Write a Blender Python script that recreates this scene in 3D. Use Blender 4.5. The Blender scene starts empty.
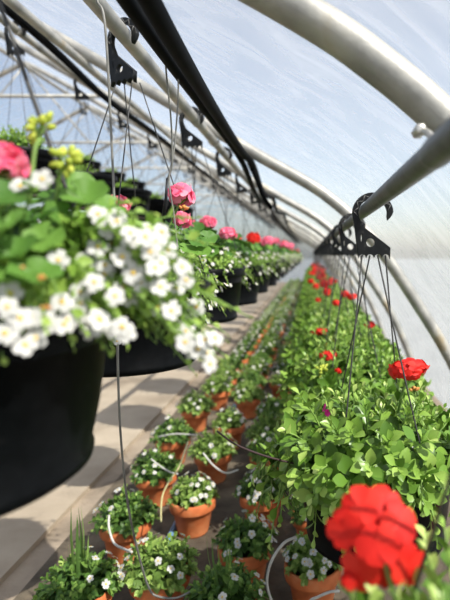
import bpy, math, random
from mathutils import Vector, Matrix
R = random.Random(7)
scene = bpy.context.scene
COL = scene.collection
PI = math.pi
CAMZ = 1.05          # camera height above the floor
F = 500.0            # focal length in pixels (450x600 frame)
CX, CY = 310.0, 255.0


def P(px, py, d):
    """point of the place seen at pixel (px,py), d metres down the tunnel"""
    return Vector(((px - CX) / F * d, d, CAMZ + (CY - py) / F * d))


# ------------------------------------------------------------------ materials
def newmat(name):
    m = bpy.data.materials.new(name)
    m.use_nodes = True
    nt = m.node_tree
    nt.nodes.clear()
    return m, nt, nt.nodes, nt.links


def N(nodes, typ, **kw):
    n = nodes.new(typ)
    for k, v in kw.items():
        setattr(n, k, v)
    return n


def ramp(nodes, stops):
    r = nodes.new('ShaderNodeValToRGB')
    el = r.color_ramp.elements
    while len(el) > 1:
        el.remove(el[-1])
    el[0].position = stops[0][0]
    el[0].color = (*stops[0][1], 1)
    for p, c in stops[1:]:
        e = el.new(p)
        e.color = (*c, 1)
    return r


def noisy(name, stops, scale, rough=.6, metallic=0, bump=0, bscale=None, detail=5, stretch=(1, 1, 1), coords='Object', spec=.5):
    m, nt, nd, lk = newmat(name)
    out = N(nd, 'ShaderNodeOutputMaterial')
    b = N(nd, 'ShaderNodeBsdfPrincipled')
    tc = N(nd, 'ShaderNodeTexCoord')
    mp = N(nd, 'ShaderNodeMapping')
    mp.inputs['Scale'].default_value = stretch
    lk.new(tc.outputs[coords], mp.inputs[0])
    nz = N(nd, 'ShaderNodeTexNoise')
    nz.inputs['Scale'].default_value = scale
    nz.inputs['Detail'].default_value = detail
    lk.new(mp.outputs[0], nz.inputs['Vector'])
    r = ramp(nd, stops)
    lk.new(nz.outputs['Fac'], r.inputs[0])
    lk.new(r.outputs[0], b.inputs['Base Color'])
    b.inputs['Roughness'].default_value = rough
    b.inputs['Metallic'].default_value = metallic
    b.inputs['Specular IOR Level'].default_value = spec
    if bump:
        n2 = N(nd, 'ShaderNodeTexNoise')
        n2.inputs['Scale'].default_value = bscale or scale
        n2.inputs['Detail'].default_value = 6
        lk.new(mp.outputs[0], n2.inputs['Vector'])
        bp = N(nd, 'ShaderNodeBump')
        bp.inputs['Strength'].default_value = bump
        bp.inputs['Distance'].default_value = .01
        lk.new(n2.outputs['Fac'], bp.inputs['Height'])
        lk.new(bp.outputs[0], b.inputs['Normal'])
    lk.new(b.outputs[0], out.inputs[0])
    return m


def petal(name, stops, trans=.3, rough=.55, transcol=None):
    """thin leaf or petal: colour from the per-leaf attribute rnd, some light comes through"""
    m, nt, nd, lk = newmat(name)
    out = N(nd, 'ShaderNodeOutputMaterial')
    b = N(nd, 'ShaderNodeBsdfPrincipled')
    at = N(nd, 'ShaderNodeAttribute')
    at.attribute_name = 'rnd'
    r = ramp(nd, stops)
    lk.new(at.outputs['Fac'], r.inputs[0])
    lk.new(r.outputs[0], b.inputs['Base Color'])
    b.inputs['Roughness'].default_value = rough
    b.inputs['Specular IOR Level'].default_value = .35
    t = N(nd, 'ShaderNodeBsdfTranslucent')
    if transcol:
        t.inputs[0].default_value = (*transcol, 1)
    else:
        lk.new(r.outputs[0], t.inputs[0])
    mx = N(nd, 'ShaderNodeMixShader')
    mx.inputs[0].default_value = trans
    lk.new(b.outputs[0], mx.inputs[1])
    lk.new(t.outputs[0], mx.inputs[2])
    lk.new(mx.outputs[0], out.inputs[0])
    return m


def film_mat(name, haze=.3):
    m, nt, nd, lk = newmat(name)
    out = N(nd, 'ShaderNodeOutputMaterial')
    tc = N(nd, 'ShaderNodeTexCoord')
    mp = N(nd, 'ShaderNodeMapping')
    mp.inputs['Rotation'].default_value = (.3, .2, .5)
    mp.inputs['Scale'].default_value = (2.2, 5.0, 2.2)
    lk.new(tc.outputs['Object'], mp.inputs[0])
    nz = N(nd, 'ShaderNodeTexNoise')
    nz.inputs['Scale'].default_value = 2.4
    nz.inputs['Detail'].default_value = 6
    nz.inputs['Distortion'].default_value = 1.4
    lk.new(mp.outputs[0], nz.inputs['Vector'])
    r = N(nd, 'ShaderNodeMapRange')
    r.inputs['From Min'].default_value = .35
    r.inputs['From Max'].default_value = .75
    r.inputs['To Min'].default_value = haze * .88
    r.inputs['To Max'].default_value = haze * 1.25
    lk.new(nz.outputs['Fac'], r.inputs['Value'])
    bp = N(nd, 'ShaderNodeBump')
    bp.inputs['Strength'].default_value = .3
    bp.inputs['Distance'].default_value = .02
    lk.new(nz.outputs['Fac'], bp.inputs['Height'])
    tr = N(nd, 'ShaderNodeBsdfTransparent')
    tr.inputs[0].default_value = (.97, .98, .99, 1)
    df = N(nd, 'ShaderNodeBsdfDiffuse')
    df.inputs[0].default_value = (.85, .87, .88, 1)
    tl = N(nd, 'ShaderNodeBsdfTranslucent')
    tl.inputs[0].default_value = (.9, .92, .93, 1)
    m1 = N(nd, 'ShaderNodeMixShader')
    m1.inputs[0].default_value = .62
    lk.new(df.outputs[0], m1.inputs[1])
    lk.new(tl.outputs[0], m1.inputs[2])
    m2 = N(nd, 'ShaderNodeMixShader')
    lk.new(r.outputs[0], m2.inputs[0])
    lk.new(tr.outputs[0], m2.inputs[1])
    lk.new(m1.outputs[0], m2.inputs[2])
    gl = N(nd, 'ShaderNodeBsdfGlossy')
    gl.inputs['Roughness'].default_value = .22
    lk.new(bp.outputs[0], gl.inputs['Normal'])
    m3 = N(nd, 'ShaderNodeMixShader')
    m3.inputs[0].default_value = .06
    lk.new(m2.outputs[0], m3.inputs[1])
    lk.new(gl.outputs[0], m3.inputs[2])
    lk.new(m3.outputs[0], out.inputs[0])
    return m


M = {}
M['film'] = film_mat('poly_film', .27)
M['galv'] = noisy('galvanised_pipe', [(.3, (.20, .20, .19)), (.48, (.34, .335, .31)), (.6, (.42, .41, .37)), (.72, (.36, .30, .20))], 9, .5, .35, .12, 60)
M['galv_dark'] = noisy('dark_grey_pipe', [(.3, (.075, .08, .083)), (.7, (.13, .138, .14))], 30, .45, .3, .1, 80)  # pipe in a darker grey than the others
M['bolt'] = noisy('bolt_steel', [(.3, (.5, .48, .44)), (.7, (.7, .68, .62))], 60, .35, .8)
M['hose'] = noisy('black_hose', [(.3, (.003, .0035, .004)), (.7, (.006, .0065, .007))], 20, .6, spec=.03)
M['hook'] = noisy('hook_plastic', [(.3, (.005, .006, .007)), (.62, (.010, .011, .012)), (.72, (.05, .05, .048))], 90, .42, spec=.25)
M['cord'] = noisy('cord_plastic', [(.3, (.012, .013, .013)), (.7, (.04, .04, .038))], 60, .45)
M['pot'] = noisy('black_pot_plastic', [(.3, (.0022, .0026, .003)), (.66, (.0036, .0042, .0048)), (.74, (.008, .008, .008)), (.8, (.06, .056, .05))], 55, .38, detail=8, spec=.06)
M['terra'] = noisy('terracotta', [(.28, (.42, .11, .032)), (.5, (.62, .17, .05)), (.72, (.66, .25, .10))], 14, .75, bump=.1, bscale=60)
M['soil'] = noisy('potting_soil', [(.3, (.018, .012, .008)), (.7, (.06, .042, .028))], 60, .95, bump=.8)
M['concrete'] = noisy('path_concrete', [(.25, (.21, .165, .115)), (.48, (.37, .305, .225)), (.75, (.50, .425, .325))], 2.3, .85, bump=.3, bscale=40, detail=9)
M['sand'] = noisy('sandy_floor', [(.25, (.16, .125, .085)), (.5, (.31, .25, .185)), (.75, (.44, .365, .275))], 4, .9, bump=.5, bscale=45, detail=10)
M['mat'] = noisy('bed_soil', [(.25, (.045, .035, .024)), (.5, (.10, .08, .055)), (.75, (.22, .175, .115))], 7, .95, bump=.8, bscale=35, detail=10)
M['gravel'] = noisy('outside_gravel', [(.25, (.10, .115, .12)), (.75, (.17, .185, .19))], 2, .9, bump=.4)
M['tube'] = noisy('drip_tube', [(.3, (.46, .45, .42)), (.7, (.62, .61, .57))], 30, .45)
M['tube_grey'] = noisy('grey_drip_tube', [(.3, (.13, .13, .12)), (.7, (.24, .24, .22))], 30, .4)
M['tube_yellow'] = noisy('yellowed_drip_tube', [(.3, (.45, .40, .16)), (.7, (.62, .58, .34))], 14, .45)
M['blue'] = noisy('blue_pipe', [(.3, (.10, .24, .42)), (.7, (.20, .36, .55))], 20, .4)
M['stem'] = noisy('green_stem', [(.3, (.12, .23, .045)), (.7, (.24, .38, .08))], 30, .6)
M['twig'] = noisy('dark_twig', [(.3, (.03, .018, .02)), (.7, (.075, .04, .04))], 50, .6)
M['leaf_petunia'] = petal('petunia_leaf', [(0, (.04, .095, .012)), (.4, (.105, .22, .026)), (.75, (.26, .42, .07)), (1, (.50, .62, .19))], .16, .33)  # ramp ends widened to put foliage shade and highlights into the leaf colour
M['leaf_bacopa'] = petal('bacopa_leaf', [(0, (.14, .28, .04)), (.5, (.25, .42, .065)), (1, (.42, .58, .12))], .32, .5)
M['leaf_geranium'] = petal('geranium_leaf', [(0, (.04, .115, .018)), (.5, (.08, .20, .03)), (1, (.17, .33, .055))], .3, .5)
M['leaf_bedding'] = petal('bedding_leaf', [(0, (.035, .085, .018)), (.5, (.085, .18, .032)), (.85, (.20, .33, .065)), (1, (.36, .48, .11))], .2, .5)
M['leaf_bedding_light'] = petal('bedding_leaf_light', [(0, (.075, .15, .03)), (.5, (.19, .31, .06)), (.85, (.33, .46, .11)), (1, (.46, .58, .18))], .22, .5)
M['grass'] = petal('spike_leaf', [(0, (.09, .18, .04)), (1, (.24, .38, .09))], .25, .5)
M['white'] = petal('white_petal', [(0, (.60, .60, .57)), (1, (.70, .70, .67))], .25, .6)
M['eye'] = noisy('yellow_eye', [(.3, (.70, .45, .06)), (.7, (.82, .62, .12))], 50, .6)
M['red'] = petal('red_petal', [(0, (.60, .010, .006)), (.5, (.74, .018, .011)), (1, (.80, .034, .020))], .2, .6)
M['pink'] = petal('pink_petal', [(0, (.86, .10, .22)), (.5, (.93, .21, .35)), (1, (.96, .38, .48))], .25, .6)
M['magenta'] = petal('magenta_petal', [(0, (.45, .01, .16)), (1, (.6, .03, .28))], .2, .6)
M['bud'] = petal('green_bud', [(0, (.42, .52, .06)), (1, (.66, .72, .12))], .3, .6)
M['bud_orange'] = petal('orange_bud', [(0, (.55, .22, .06)), (1, (.75, .42, .12))], .2, .6)


# ------------------------------------------------------------------ mesh building
class MB:
    def __init__(self):
        self.v = []; self.f = []; self.r = []; self.mi = []

    def add(self, vs, fs, rnd=.5, mi=0):
        o = len(self.v)
        self.v.extend(vs)
        for f in fs:
            self.f.append(tuple(i + o for i in f))
            self.r.append(rnd)
            self.mi.append(mi)

    def tube(self, pts, rad, n=8, rnd=.5, mi=0, caps=True):
        pts = [Vector(p) for p in pts]
        k = len(pts)
        rads = rad if isinstance(rad, (list, tuple)) else [rad] * k
        t0 = (pts[1] - pts[0]).normalized()
        a = Vector((0, 0, 1)) if abs(t0.z) < .9 else Vector((1, 0, 0))
        u = t0.cross(a).normalized()
        vs = []
        for i, p in enumerate(pts):
            t = (pts[min(i + 1, k - 1)] - pts[max(i - 1, 0)])
            t = t.normalized() if t.length > 1e-9 else t0
            u = (u - t * u.dot(t)).normalized()
            w = t.cross(u)
            for j in range(n):
                ang = 2 * PI * j / n
                vs.append(p + (u * math.cos(ang) + w * math.sin(ang)) * rads[i])
        fs = [(i * n + j, i * n + (j + 1) % n, (i + 1) * n + (j + 1) % n, (i + 1) * n + j) for i in range(k - 1) for j in range(n)]
        if caps:
            fs.append(tuple(reversed(range(n))))
            fs.append(tuple((k - 1) * n + j for j in range(n)))
        self.add(vs, fs, rnd, mi)

    def lathe(self, prof, n=40, mi=0, c=(0, 0, 0)):
        vs = []
        for r, z in prof:
            for j in range(n):
                a = 2 * PI * j / n
                vs.append(Vector((c[0] + r * math.cos(a), c[1] + r * math.sin(a), c[2] + z)))
        fs = [(i * n + j, i * n + (j + 1) % n, (i + 1) * n + (j + 1) % n, (i + 1) * n + j) for i in range(len(prof) - 1) for j in range(n)]
        self.add(vs, fs, .5, mi)
        return len(self.v)

    def box(self, lo, hi, mi=0):
        x0, y0, z0 = lo; x1, y1, z1 = hi
        vs = [Vector(p) for p in ((x0, y0, z0), (x1, y0, z0), (x1, y1, z0), (x0, y1, z0), (x0, y0, z1), (x1, y0, z1), (x1, y1, z1), (x0, y1, z1))]
        self.add(vs, [(3, 2, 1, 0), (4, 5, 6, 7), (0, 1, 5, 4), (1, 2, 6, 5), (2, 3, 7, 6), (3, 0, 4, 7)], .5, mi)

    def mesh(self, name, *mats, smooth=True):
        me = bpy.data.meshes.new(name)
        me.from_pydata([tuple(v) for v in self.v], [], self.f)
        for m in mats:
            me.materials.append(m)
        at = me.attributes.new('rnd', 'FLOAT', 'FACE')
        at.data.foreach_set('value', self.r)
        me.polygons.foreach_set('material_index', self.mi)
        me.polygons.foreach_set('use_smooth', [smooth] * len(self.f))
        me.update()
        return me


def obj(name, me, parent=None, loc=None, rot=None, scale=None):
    o = bpy.data.objects.new(name, me)
    COL.objects.link(o)
    if parent:
        o.parent = parent
    if loc is not None:
        o.location = loc
    if rot is not None:
        o.rotation_euler = rot
    if scale is not None:
        o.scale = (scale,) * 3 if not isinstance(scale, (tuple, list)) else scale
    return o


def tag(o, label, cat, group=None):
    o['label'] = label
    o['category'] = cat
    if group:
        o['group'] = group
    return o


def thing(name, label, cat, loc=(0, 0, 0), group=None):
    o = bpy.data.objects.new(name, None)
    o.empty_display_size = .05
    COL.objects.link(o)
    o.location = loc
    return tag(o, label, cat, group)


def struct(name, me):
    o = obj(name, me)
    o['kind'] = 'structure'
    return o


def catmull(pts, n):
    pts = [Vector(p) for p in pts]
    ex = [pts[0] * 2 - pts[1]] + pts + [pts[-1] * 2 - pts[-2]]
    out = []
    for i in range(1, len(ex) - 2):
        p0, p1, p2, p3 = ex[i - 1:i + 3]
        for k in range(n):
            t = k / n
            out.append(.5 * ((2 * p1) + (p2 - p0) * t + (2 * p0 - 5 * p1 + 4 * p2 - p3) * t * t + (3 * p1 - p0 - 3 * p2 + p3) * t ** 3))
    out.append(pts[-1])
    return out


ORD = ['first', 'second', 'third', 'fourth', 'fifth', 'sixth', 'seventh', 'eighth', 'ninth', 'tenth', 'eleventh', 'twelfth']

# ------------------------------------------------------------------ the tunnel
RIDGE = -3.3
Y0, Y1 = -3.0, 19.2
half = [(-3.3, 2.22), (-3.0, 2.07), (-2.0, 1.50), (-.86, .84), (-.34, .53), (-.014, .346), (.10, .268), (.185, .196), (.27, .108), (.354, .005), (.48, -.18), (.67, -.49), (.82, -.83), (.89, -1.06)]
prof_r = catmull([(x, 0, z + CAMZ) for x, z in half], 5)             # ridge -> right foot
prof_l = [Vector((2 * RIDGE - p.x, 0, p.z)) for p in prof_r]
bow = list(reversed(prof_l))[:-1] + prof_r                            # left foot -> ridge -> right foot


def offset(pts, d):
    out = []
    for i, p in enumerate(pts):
        t = (pts[min(i + 1, len(pts) - 1)] - pts[max(i - 1, 0)]).normalized()
        nrm = Vector((-t.z, 0, t.x))
        q = p + nrm * d
        q.z = max(q.z, -.01)
        out.append(q)
    return out


def sheet(pts, name):
    mb = MB()
    ys = [Y0 + (Y1 - Y0) * i / 44 for i in range(45)]
    vs = [Vector((p.x, y, p.z)) for y in ys for p in pts]
    n = len(pts)
    mb.add(vs, [(i * n + j, i * n + j + 1, (i + 1) * n + j + 1, (i + 1) * n + j) for i in range(44) for j in range(n - 1)])
    return struct(name, mb.mesh(name, M['film']))


film = offset(bow, .042)
iL = next(i for i, p in enumerate(film) if p.z > CAMZ + .12)
iR = len(film) - 1 - iL
sheet(film[iL:iR + 1], 'ceiling')
sheet(film[:iL + 1], 'wall_left')
sheet(film[iR:], 'wall_right')


def endwall(y, name):
    mb = MB()
    pts = [Vector((p.x, y, p.z)) for p in film]
    c = Vector((RIDGE, y, .2))
    mb.add([c] + pts, [(0, i + 1, i + 2) for i in range(len(pts) - 1)] + [(0, len(pts), 1)])
    struct(name, mb.mesh(name, M['film'], smooth=False))


endwall(Y1, 'wall_back')
endwall(Y0, 'wall_front')

# floor, path and the ground outside
mb = MB(); mb.box((-90, -60, -.30), (90, 140, -.055)); struct('ground', mb.mesh('ground', M['gravel'], smooth=False))
mb = MB(); mb.box((film[0].x, Y0, -.054), (film[-1].x, Y1, 0)); struct('floor', mb.mesh('floor', M['sand'], smooth=False))
mb = MB(); mb.box((-.90, Y0 + .02, -.02), (.78, Y1 - .02, .004)); struct('planting_bed', mb.mesh('planting_bed', M['mat'], smooth=False))
for k, (xa, xb) in enumerate([(-1.93, -.985), (-2.90, -1.938)]):
    mb = MB()
    y = Y0 + .1 + 1.3 * k
    while y < Y1 - .2:
        L = min(3.9, Y1 - .1 - y)
        mb.box((xa + R.uniform(-.004, .004), y, -.02), (xb + R.uniform(-.004, .004), y + L - .007, .022 + R.uniform(-.002, .002)))
        y += L
    struct('path', mb.mesh('path', M['concrete'], smooth=False))

# hoops (bows) with collar ties
hoop_y = [.71 + 1.69 * k for k in range(-2, 11)]
hm = MB(); hm.tube(bow, .0285, 16); hoop_me = hm.mesh('hoop_bow', M['galv'])
tz = CAMZ + 1.30
tx = -.02 - 1.62
tm = MB(); tm.tube([(tx, 0, tz), (2 * RIDGE - tx, 0, tz)], .015, 10); tie_me = tm.mesh('collar_tie', M['galv'])
br = MB()
br.tube([(RIDGE - .75, 0, tz), (RIDGE, 0, 2.22 + CAMZ - .03)], .010, 8); br.tube([(RIDGE + .75, 0, tz), (RIDGE, 0, 2.22 + CAMZ - .03)], .010, 8)
brace_me = br.mesh('truss_brace', M['galv'])
near_lab = {0: 'thick galvanised hoop pipe nearest the camera crossing the top right corner',
            1: 'galvanised hoop pipe curving down the right side behind the first black hook',
            2: 'third galvanised hoop from the camera, blurred, behind the black hose end'}
for k, y in enumerate(hoop_y):
    kk = k - 2
    if kk < 0:
        lab, g = 'galvanised hoop pipe arching behind the camera', 'hoops behind the camera'
    elif kk in near_lab:
        lab, g = near_lab[kk], None
    else:
        lab, g = 'distant blurred galvanised hoop pipe near the far end of the tunnel', 'distant hoop pipes'
    t = thing('hoop_frame', lab, 'pipe', (RIDGE, y, 0), g)
    for nm, me in (('bow', hoop_me), ('collar_tie', tie_me), ('truss_brace', brace_me)):
        obj(nm, me, t, (-RIDGE, 0, 0))

# long pipes (purlins)
AX, AZ = -.462, CAMZ + .546      # near left hanging pipe
RX, RZ = .143, CAMZ + .116       # right hanging pipe
BX, BZ = -1.41, CAMZ + 1.08
CXX, CZ = -2.80, CAMZ + 1.86


def hanger(t, x, ztop, zpipe, r, loc0):
    for k, y in enumerate(hoop_y):
        m_ = MB()
        m_.tube([(x - .004, y, ztop), (x - .004, y, zpipe)], .006, 6)
        m_.tube(catmull([(x - r - .006, y, zpipe + .02), (x - r - .004, y, zpipe - .004), (x, y, zpipe - r - .004), (x + r + .004, y, zpipe - .004), (x + r + .006, y, zpipe + .02)], 4), .004, 6)
        obj('pipe_clamp', m_.mesh('pipe_clamp', M['bolt']), t, (-loc0[0], -loc0[1], -loc0[2]))


def roofz(x):
    for a, b in zip(prof_r, prof_r[1:]):
        if a.x <= x <= b.x:
            return a.z + (b.z - a.z) * (x - a.x) / (b.x - a.x)
    return 2.2


def purlin(x, z, r, lab, mat, name='hanging_pipe', sleeves=(), clamps=True):
    t = thing(name, lab, 'pipe', (x, Y0, z))
    m_ = MB()
    ys = [Y0 + .05 + (Y1 - Y0 - .1) * i / 30 for i in range(31)]
    m_.tube([(0, y - Y0, 0) for y in ys], r, 14)
    obj('pipe', m_.mesh('pipe', mat), t)
    for sy, sl, sr in sleeves:
        s_ = MB()
        s_.tube([(0, sy - Y0, 0), (0, sy + .004 - Y0, 0), (0, sy + sl - .02 - Y0, 0), (0, sy + sl - Y0, 0)], [r + .0005, sr, sr, r + .0005], 16)
        obj('pipe_sleeve', s_.mesh('pipe_sleeve', mat), t)
    if clamps:
        hanger(t, x, roofz(x) - .02, z, r, (x, Y0, z))
    return t


purlin(AX, AZ, .0195, 'grey pipe over the left basket row running from the top edge', M['galv'], sleeves=((1.98, .10, .0225),))
rp = purlin(RX, RZ, .0165, 'dark grey pipe on the right carrying the row of black hooks', M['galv_dark'], sleeves=((.16, .425, .0182),), clamps=False)
purlin(BX, BZ, .019, 'blurred pale pipe at upper left above the higher rear baskets', M['galv'])
purlin(CXX, CZ, .019, 'blurred pipe by the ridge carrying the farthest baskets', M['galv'])
purlin(-1.08, CAMZ + .915, .019, 'slim bare pipe under the roof film at upper left', M['galv'], clamps=False)
# strap and bolt that tie the right pipe to the nearest hoop
m_ = MB()
a = P(419, 131, .665); b = P(432, 150, .62)
m_.tube(catmull([a, P(428, 133, .645), P(433, 141, .63), b], 5), .005, 8)
obj('strap', m_.mesh('strap', M['bolt']), rp, (-RX, -Y0, -RZ))
m_ = MB()
m_.tube([a + Vector((0, -.012, 0)), a + Vector((0, -.011, 0)), a + Vector((0, .012, 0))], [.004, .0085, .0085], 6)
obj('bolt', m_.mesh('bolt', M['bolt']), rp, (-RX, -Y0, -RZ))


# black water hoses slung between the hoops
def hose(pts, r, lab, mat=M['hose'], name='water_hose', n=12, seg=8, cat='hose'):
    m_ = MB(); m_.tube(catmull(pts, seg), r, n)
    o = obj(name, m_.mesh(name, mat))
    return tag(o, lab, cat)


far = [(-.30, 4.08, CAMZ + .455), (-.33, 5.0, CAMZ + .43), (-.30, 5.77, CAMZ + .455), (-.33, 8, CAMZ + .43), (-.32, 12, CAMZ + .43), (-.32, 18.9, CAMZ + .43)]
hose([(-.20, -2.5, CAMZ + .40), (-.20, -.5, CAMZ + .40), (-.212, .3, CAMZ + .372), (-.237, .80, CAMZ + .372), (-.283, 1.5, CAMZ + .427), (-.292, 2.1, CAMZ + .440), (-.275, 2.39, CAMZ + .43), (-.30, 3.2, CAMZ + .40)] + far, .0165,
     'thick black water hose, outer one of the pair sagging beside the left pipe')
hose([(-.26, -2.5, CAMZ + .40), (-.26, -.5, CAMZ + .42), (-.262, .3, CAMZ + .385), (-.285, .80, CAMZ + .395), (-.322, 1.5, CAMZ + .445), (-.325, 2.1, CAMZ + .455), (-.312, 2.39, CAMZ + .42), (-.335, 3.2, CAMZ + .37), (-.34, 4.4, CAMZ + .40), (-.36, 6, CAMZ + .38), (-.36, 12, CAMZ + .40), (-.36, 18.9, CAMZ + .40)], .0135,
     'black water hose, inner one of the pair, next to the left pipe')
hose([(-1.28, -2.5, CAMZ + 1.0), (-1.28, 0, CAMZ + 1.0), (-1.27, 2.1, CAMZ + 1.03), (-1.29, 3.2, CAMZ + .99), (-1.29, 4.4, CAMZ + 1.01), (-1.3, 8, CAMZ + 1.0), (-1.3, 18.9, CAMZ + 1.0)], .02,
     'blurred black hose running along the pale pipe at upper left')
hose([P(249, 163, 2.40), P(256, 178, 2.42), P(263, 196, 2.46), P(271, 208, 2.5)], .011, 'short black hose end hanging beneath the second hoop', cat='hose')


# ------------------------------------------------------------------ hanging-basket hardware
def hook_mesh():
    c = Vector((.0135, -.0115)); ro, ri = .0505, .0365
    pts = []
    for i in range(25):
        a = math.radians(-24 + (196 + 24) * i / 24)
        rr = ro * (1 if i > 2 else .80 + .07 * i)
        pts.append((c.x + rr * math.cos(a), c.y + rr * math.sin(a)))
    pts.append((-.0315, -.045)); pts.append((-.022, -.121))
    for k in range(4):                                               # scalloped lower edge
        x0 = -.022 + k * .0195; x1 = x0 + .0195
        for j in range(1, 6):
            a = PI - PI * j / 5
            pts.append(((x0 + x1) / 2 + .0095 * math.cos(a), -.121 + .008 * math.sin(a)))
    pts.append((.0565, -.098))
    pts.append((-.010, -.046))
    for i in range(19):
        a = math.radians(216 - (216 + 12) * i / 18)
        pts.append((c.x + ri * math.cos(a), c.y + ri * math.sin(a)))
    hole = [(.008 + .0118 * math.cos(2 * PI * i / 20), -.085 + .0118 * math.sin(2 * PI * i / 20)) for i in range(20)]
    slit = [(-.015 + .0025 * math.cos(2 * PI * i / 10), -.073 + .012 * math.sin(2 * PI * i / 10)) for i in range(10)]
    cu = bpy.data.curves.new('hook', 'CURVE')
    cu.dimensions = '2D'; cu.fill_mode = 'BOTH'; cu.extrude = .005; cu.bevel_depth = .001
    for ps in (pts, hole, slit):
        s = cu.splines.new('POLY'); s.points.add(len(ps) - 1); s.use_cyclic_u = True
        for q, p in zip(s.points, ps):
            q.co = (p[0], p[1], 0, 1)
    o = bpy.data.objects.new('hook_curve', cu); COL.objects.link(o)
    dg = bpy.context.evaluated_depsgraph_get()
    me = bpy.data.meshes.new_from_object(o.evaluated_get(dg))
    bpy.data.objects.remove(o); bpy.data.curves.remove(cu)
    me.transform(Matrix.Rotation(PI / 2, 4, 'X'))
    me.materials.clear(); me.materials.append(M['hook'])
    # stiffening ribs on the ring
    return me


HOOK = hook_mesh()
rb = MB()
for i in range(12):
    a0 = math.radians(10 + 15 * i); a1 = math.radians(10 + 15 * (i + 1))
    r0, r1 = (.0485, .0385) if i % 2 else (.0385, .0485)
    rb.tube([(.0135 + r0 * math.cos(a0), -.0065, -.0115 + r0 * math.sin(a0)), (.0135 + r1 * math.cos(a1), -.0065, -.0115 + r1 * math.sin(a1))], .0011, 5)
M['rib'] = noisy('hook_rib', [(.3, (.07, .07, .068)), (.7, (.14, .14, .135))], 60, .4)
RIB = rb.mesh('hook_ribs', M['rib'])

RIMR, BOTR, POTH = .200, .168, .205


def pot_mesh():
    m_ = MB()
    m_.lathe([(0.0, .006), (BOTR - .03, .006), (BOTR - .02, 0), (BOTR - .008, 0), (BOTR, .006), (BOTR + .002, .016), (BOTR - .002, .020), (BOTR + .008, .07), (RIMR - .012, POTH - .035), (RIMR - .004, POTH - .033), (RIMR, POTH - .028), (RIMR + .001, POTH - .002), (RIMR - .002, POTH), (RIMR - .007, POTH), (RIMR - .010, POTH - .03), (BOTR, .05)], 56)
    return m_.mesh('black_pot', M['pot'])


POT = pot_mesh()
m_ = MB(); m_.lathe([(0, .012), (.1, .008), (RIMR - .011, 0)], 32); SOIL = m_.mesh('soil', M['soil'])


def cord_meshes(zh, angs, cr=.0021):
    """four cords from the hook (origin = rim centre; hook bottom at zh) to the rim"""
    out = []
    for k in range(4):
        a = math.radians(angs[k])
        q = Vector((math.cos(a) * (RIMR - .004), math.sin(a) * (RIMR - .004), -.01))
        order = sorted(range(4), key=lambda i: math.cos(math.radians(angs[i])))
        p = Vector((-.031 + order.index(k) * .0195, 0, zh + .004))
        m_ = MB()
        n = 8
        m_.tube([p + (q - p) * t + Vector((0, 0, -.006 * math.sin(PI * t))) for t in [i / n for i in range(n + 1)]], cr, 6)
        m_.tube([q + Vector((0, 0, .03)), q + Vector((0, 0, -.012))], .0038, 6)
        out.append(m_.mesh('hanger_cord', M['cord']))
    return out


CORDS = {'A': cord_meshes(.48, (278, 3, 98, 183), .0015), 'R': cord_meshes(.475, (240, 300, 60, 120)), 'B': cord_meshes(.46, (225, 315, 45, 135), .0012), 'N': cord_meshes(.46, (278, 3, 98, 183), .0026)}


# ------------------------------------------------------------------ leaves and flowers
def rnd_dir(rg, up=0.):
    while True:
        v = Vector((rg.uniform(-1, 1), rg.uniform(-1, 1), rg.uniform(-1, 1)))
        if .05 < v.length < 1:
            v.normalize(); v.z += up
            return v.normalized()


PROF = {
    'spoon': [(0, .10), (.2, .30), (.42, .78), (.62, 1.0), (.8, .80), (.92, .40), (1, .03)],
    'oval': [(0, .12), (.25, .8), (.5, 1.0), (.75, .75), (1, .06)],
    'petal': [(0, .2), (.35, .75), (.7, 1.0), (.92, .8), (1, .45)],
    'blade': [(0, .7), (.3, 1.0), (.7, .75), (1, .05)],
}


def leaf(mb, p, d, up, L, W, prof='spoon', fold=.25, curl=.25, rnd=.5, mi=0):
    d = d.normalized()
    n = up - d * up.dot(d)
    if n.length < 1e-4:
        n = Vector((d.y, -d.x, .3)); n -= d * n.dot(d)
    n.normalize()
    s = d.cross(n)
    vs = []
    pr = PROF[prof]
    for t, w in pr:
        c = p + d * (L * t) - n * (curl * L * t * t)
        h = w * W / 2
        vs.append(c - s * h + n * (fold * h))
        vs.append(c)
        vs.append(c + s * h + n * (fold * h))
    fs = []
    for i in range(len(pr) - 1):
        b = i * 3
        fs += [(b, b + 1, b + 4, b + 3), (b + 1, b + 2, b + 5, b + 4)]
    mb.add(vs, fs, rnd, mi)


def shoot(mb, base, tip, bend, rg, n=11, L=.045, W=.03, start=.35, stem_mi=1, prof='spoon', r=.0022):
    pts = []
    for i in range(6):
        t = i / 5
        pts.append(base + (tip - base) * t + bend * (t * (1 - t) * 4))
    mb.tube(pts, [r, r, r * .95, r * .9, r * .8, r * .6], 5, .5, stem_mi, caps=False)
    ph = rg.uniform(0, 6.28)
    for k in range(n):
        t = start + (1 - start) * k / (n - 1)
        f = t * 5
        i = min(int(f), 4)
        p = pts[i].lerp(pts[i + 1], f - i)
        ax = (pts[i + 1] - pts[i]).normalized()
        a = Vector((0, 0, 1)) if abs(ax.z) < .9 else Vector((1, 0, 0))
        u = ax.cross(a).normalized(); w = ax.cross(u)
        ph += 2.4 + rg.uniform(-.3, .3)
        rad = u * math.cos(ph) + w * math.sin(ph)
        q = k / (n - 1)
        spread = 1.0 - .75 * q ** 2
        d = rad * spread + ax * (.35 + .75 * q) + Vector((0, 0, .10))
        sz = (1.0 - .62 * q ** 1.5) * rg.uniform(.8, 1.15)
        leaf(mb, p, d, ax + Vector((0, 0, .6)), L * sz, W * sz, prof, rg.uniform(.1, .45), rg.uniform(.05, .4), min(1, max(0, .25 + .55 * q + rg.uniform(-.25, .25))))  # tone runs from darker inner leaves to paler tips


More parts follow.
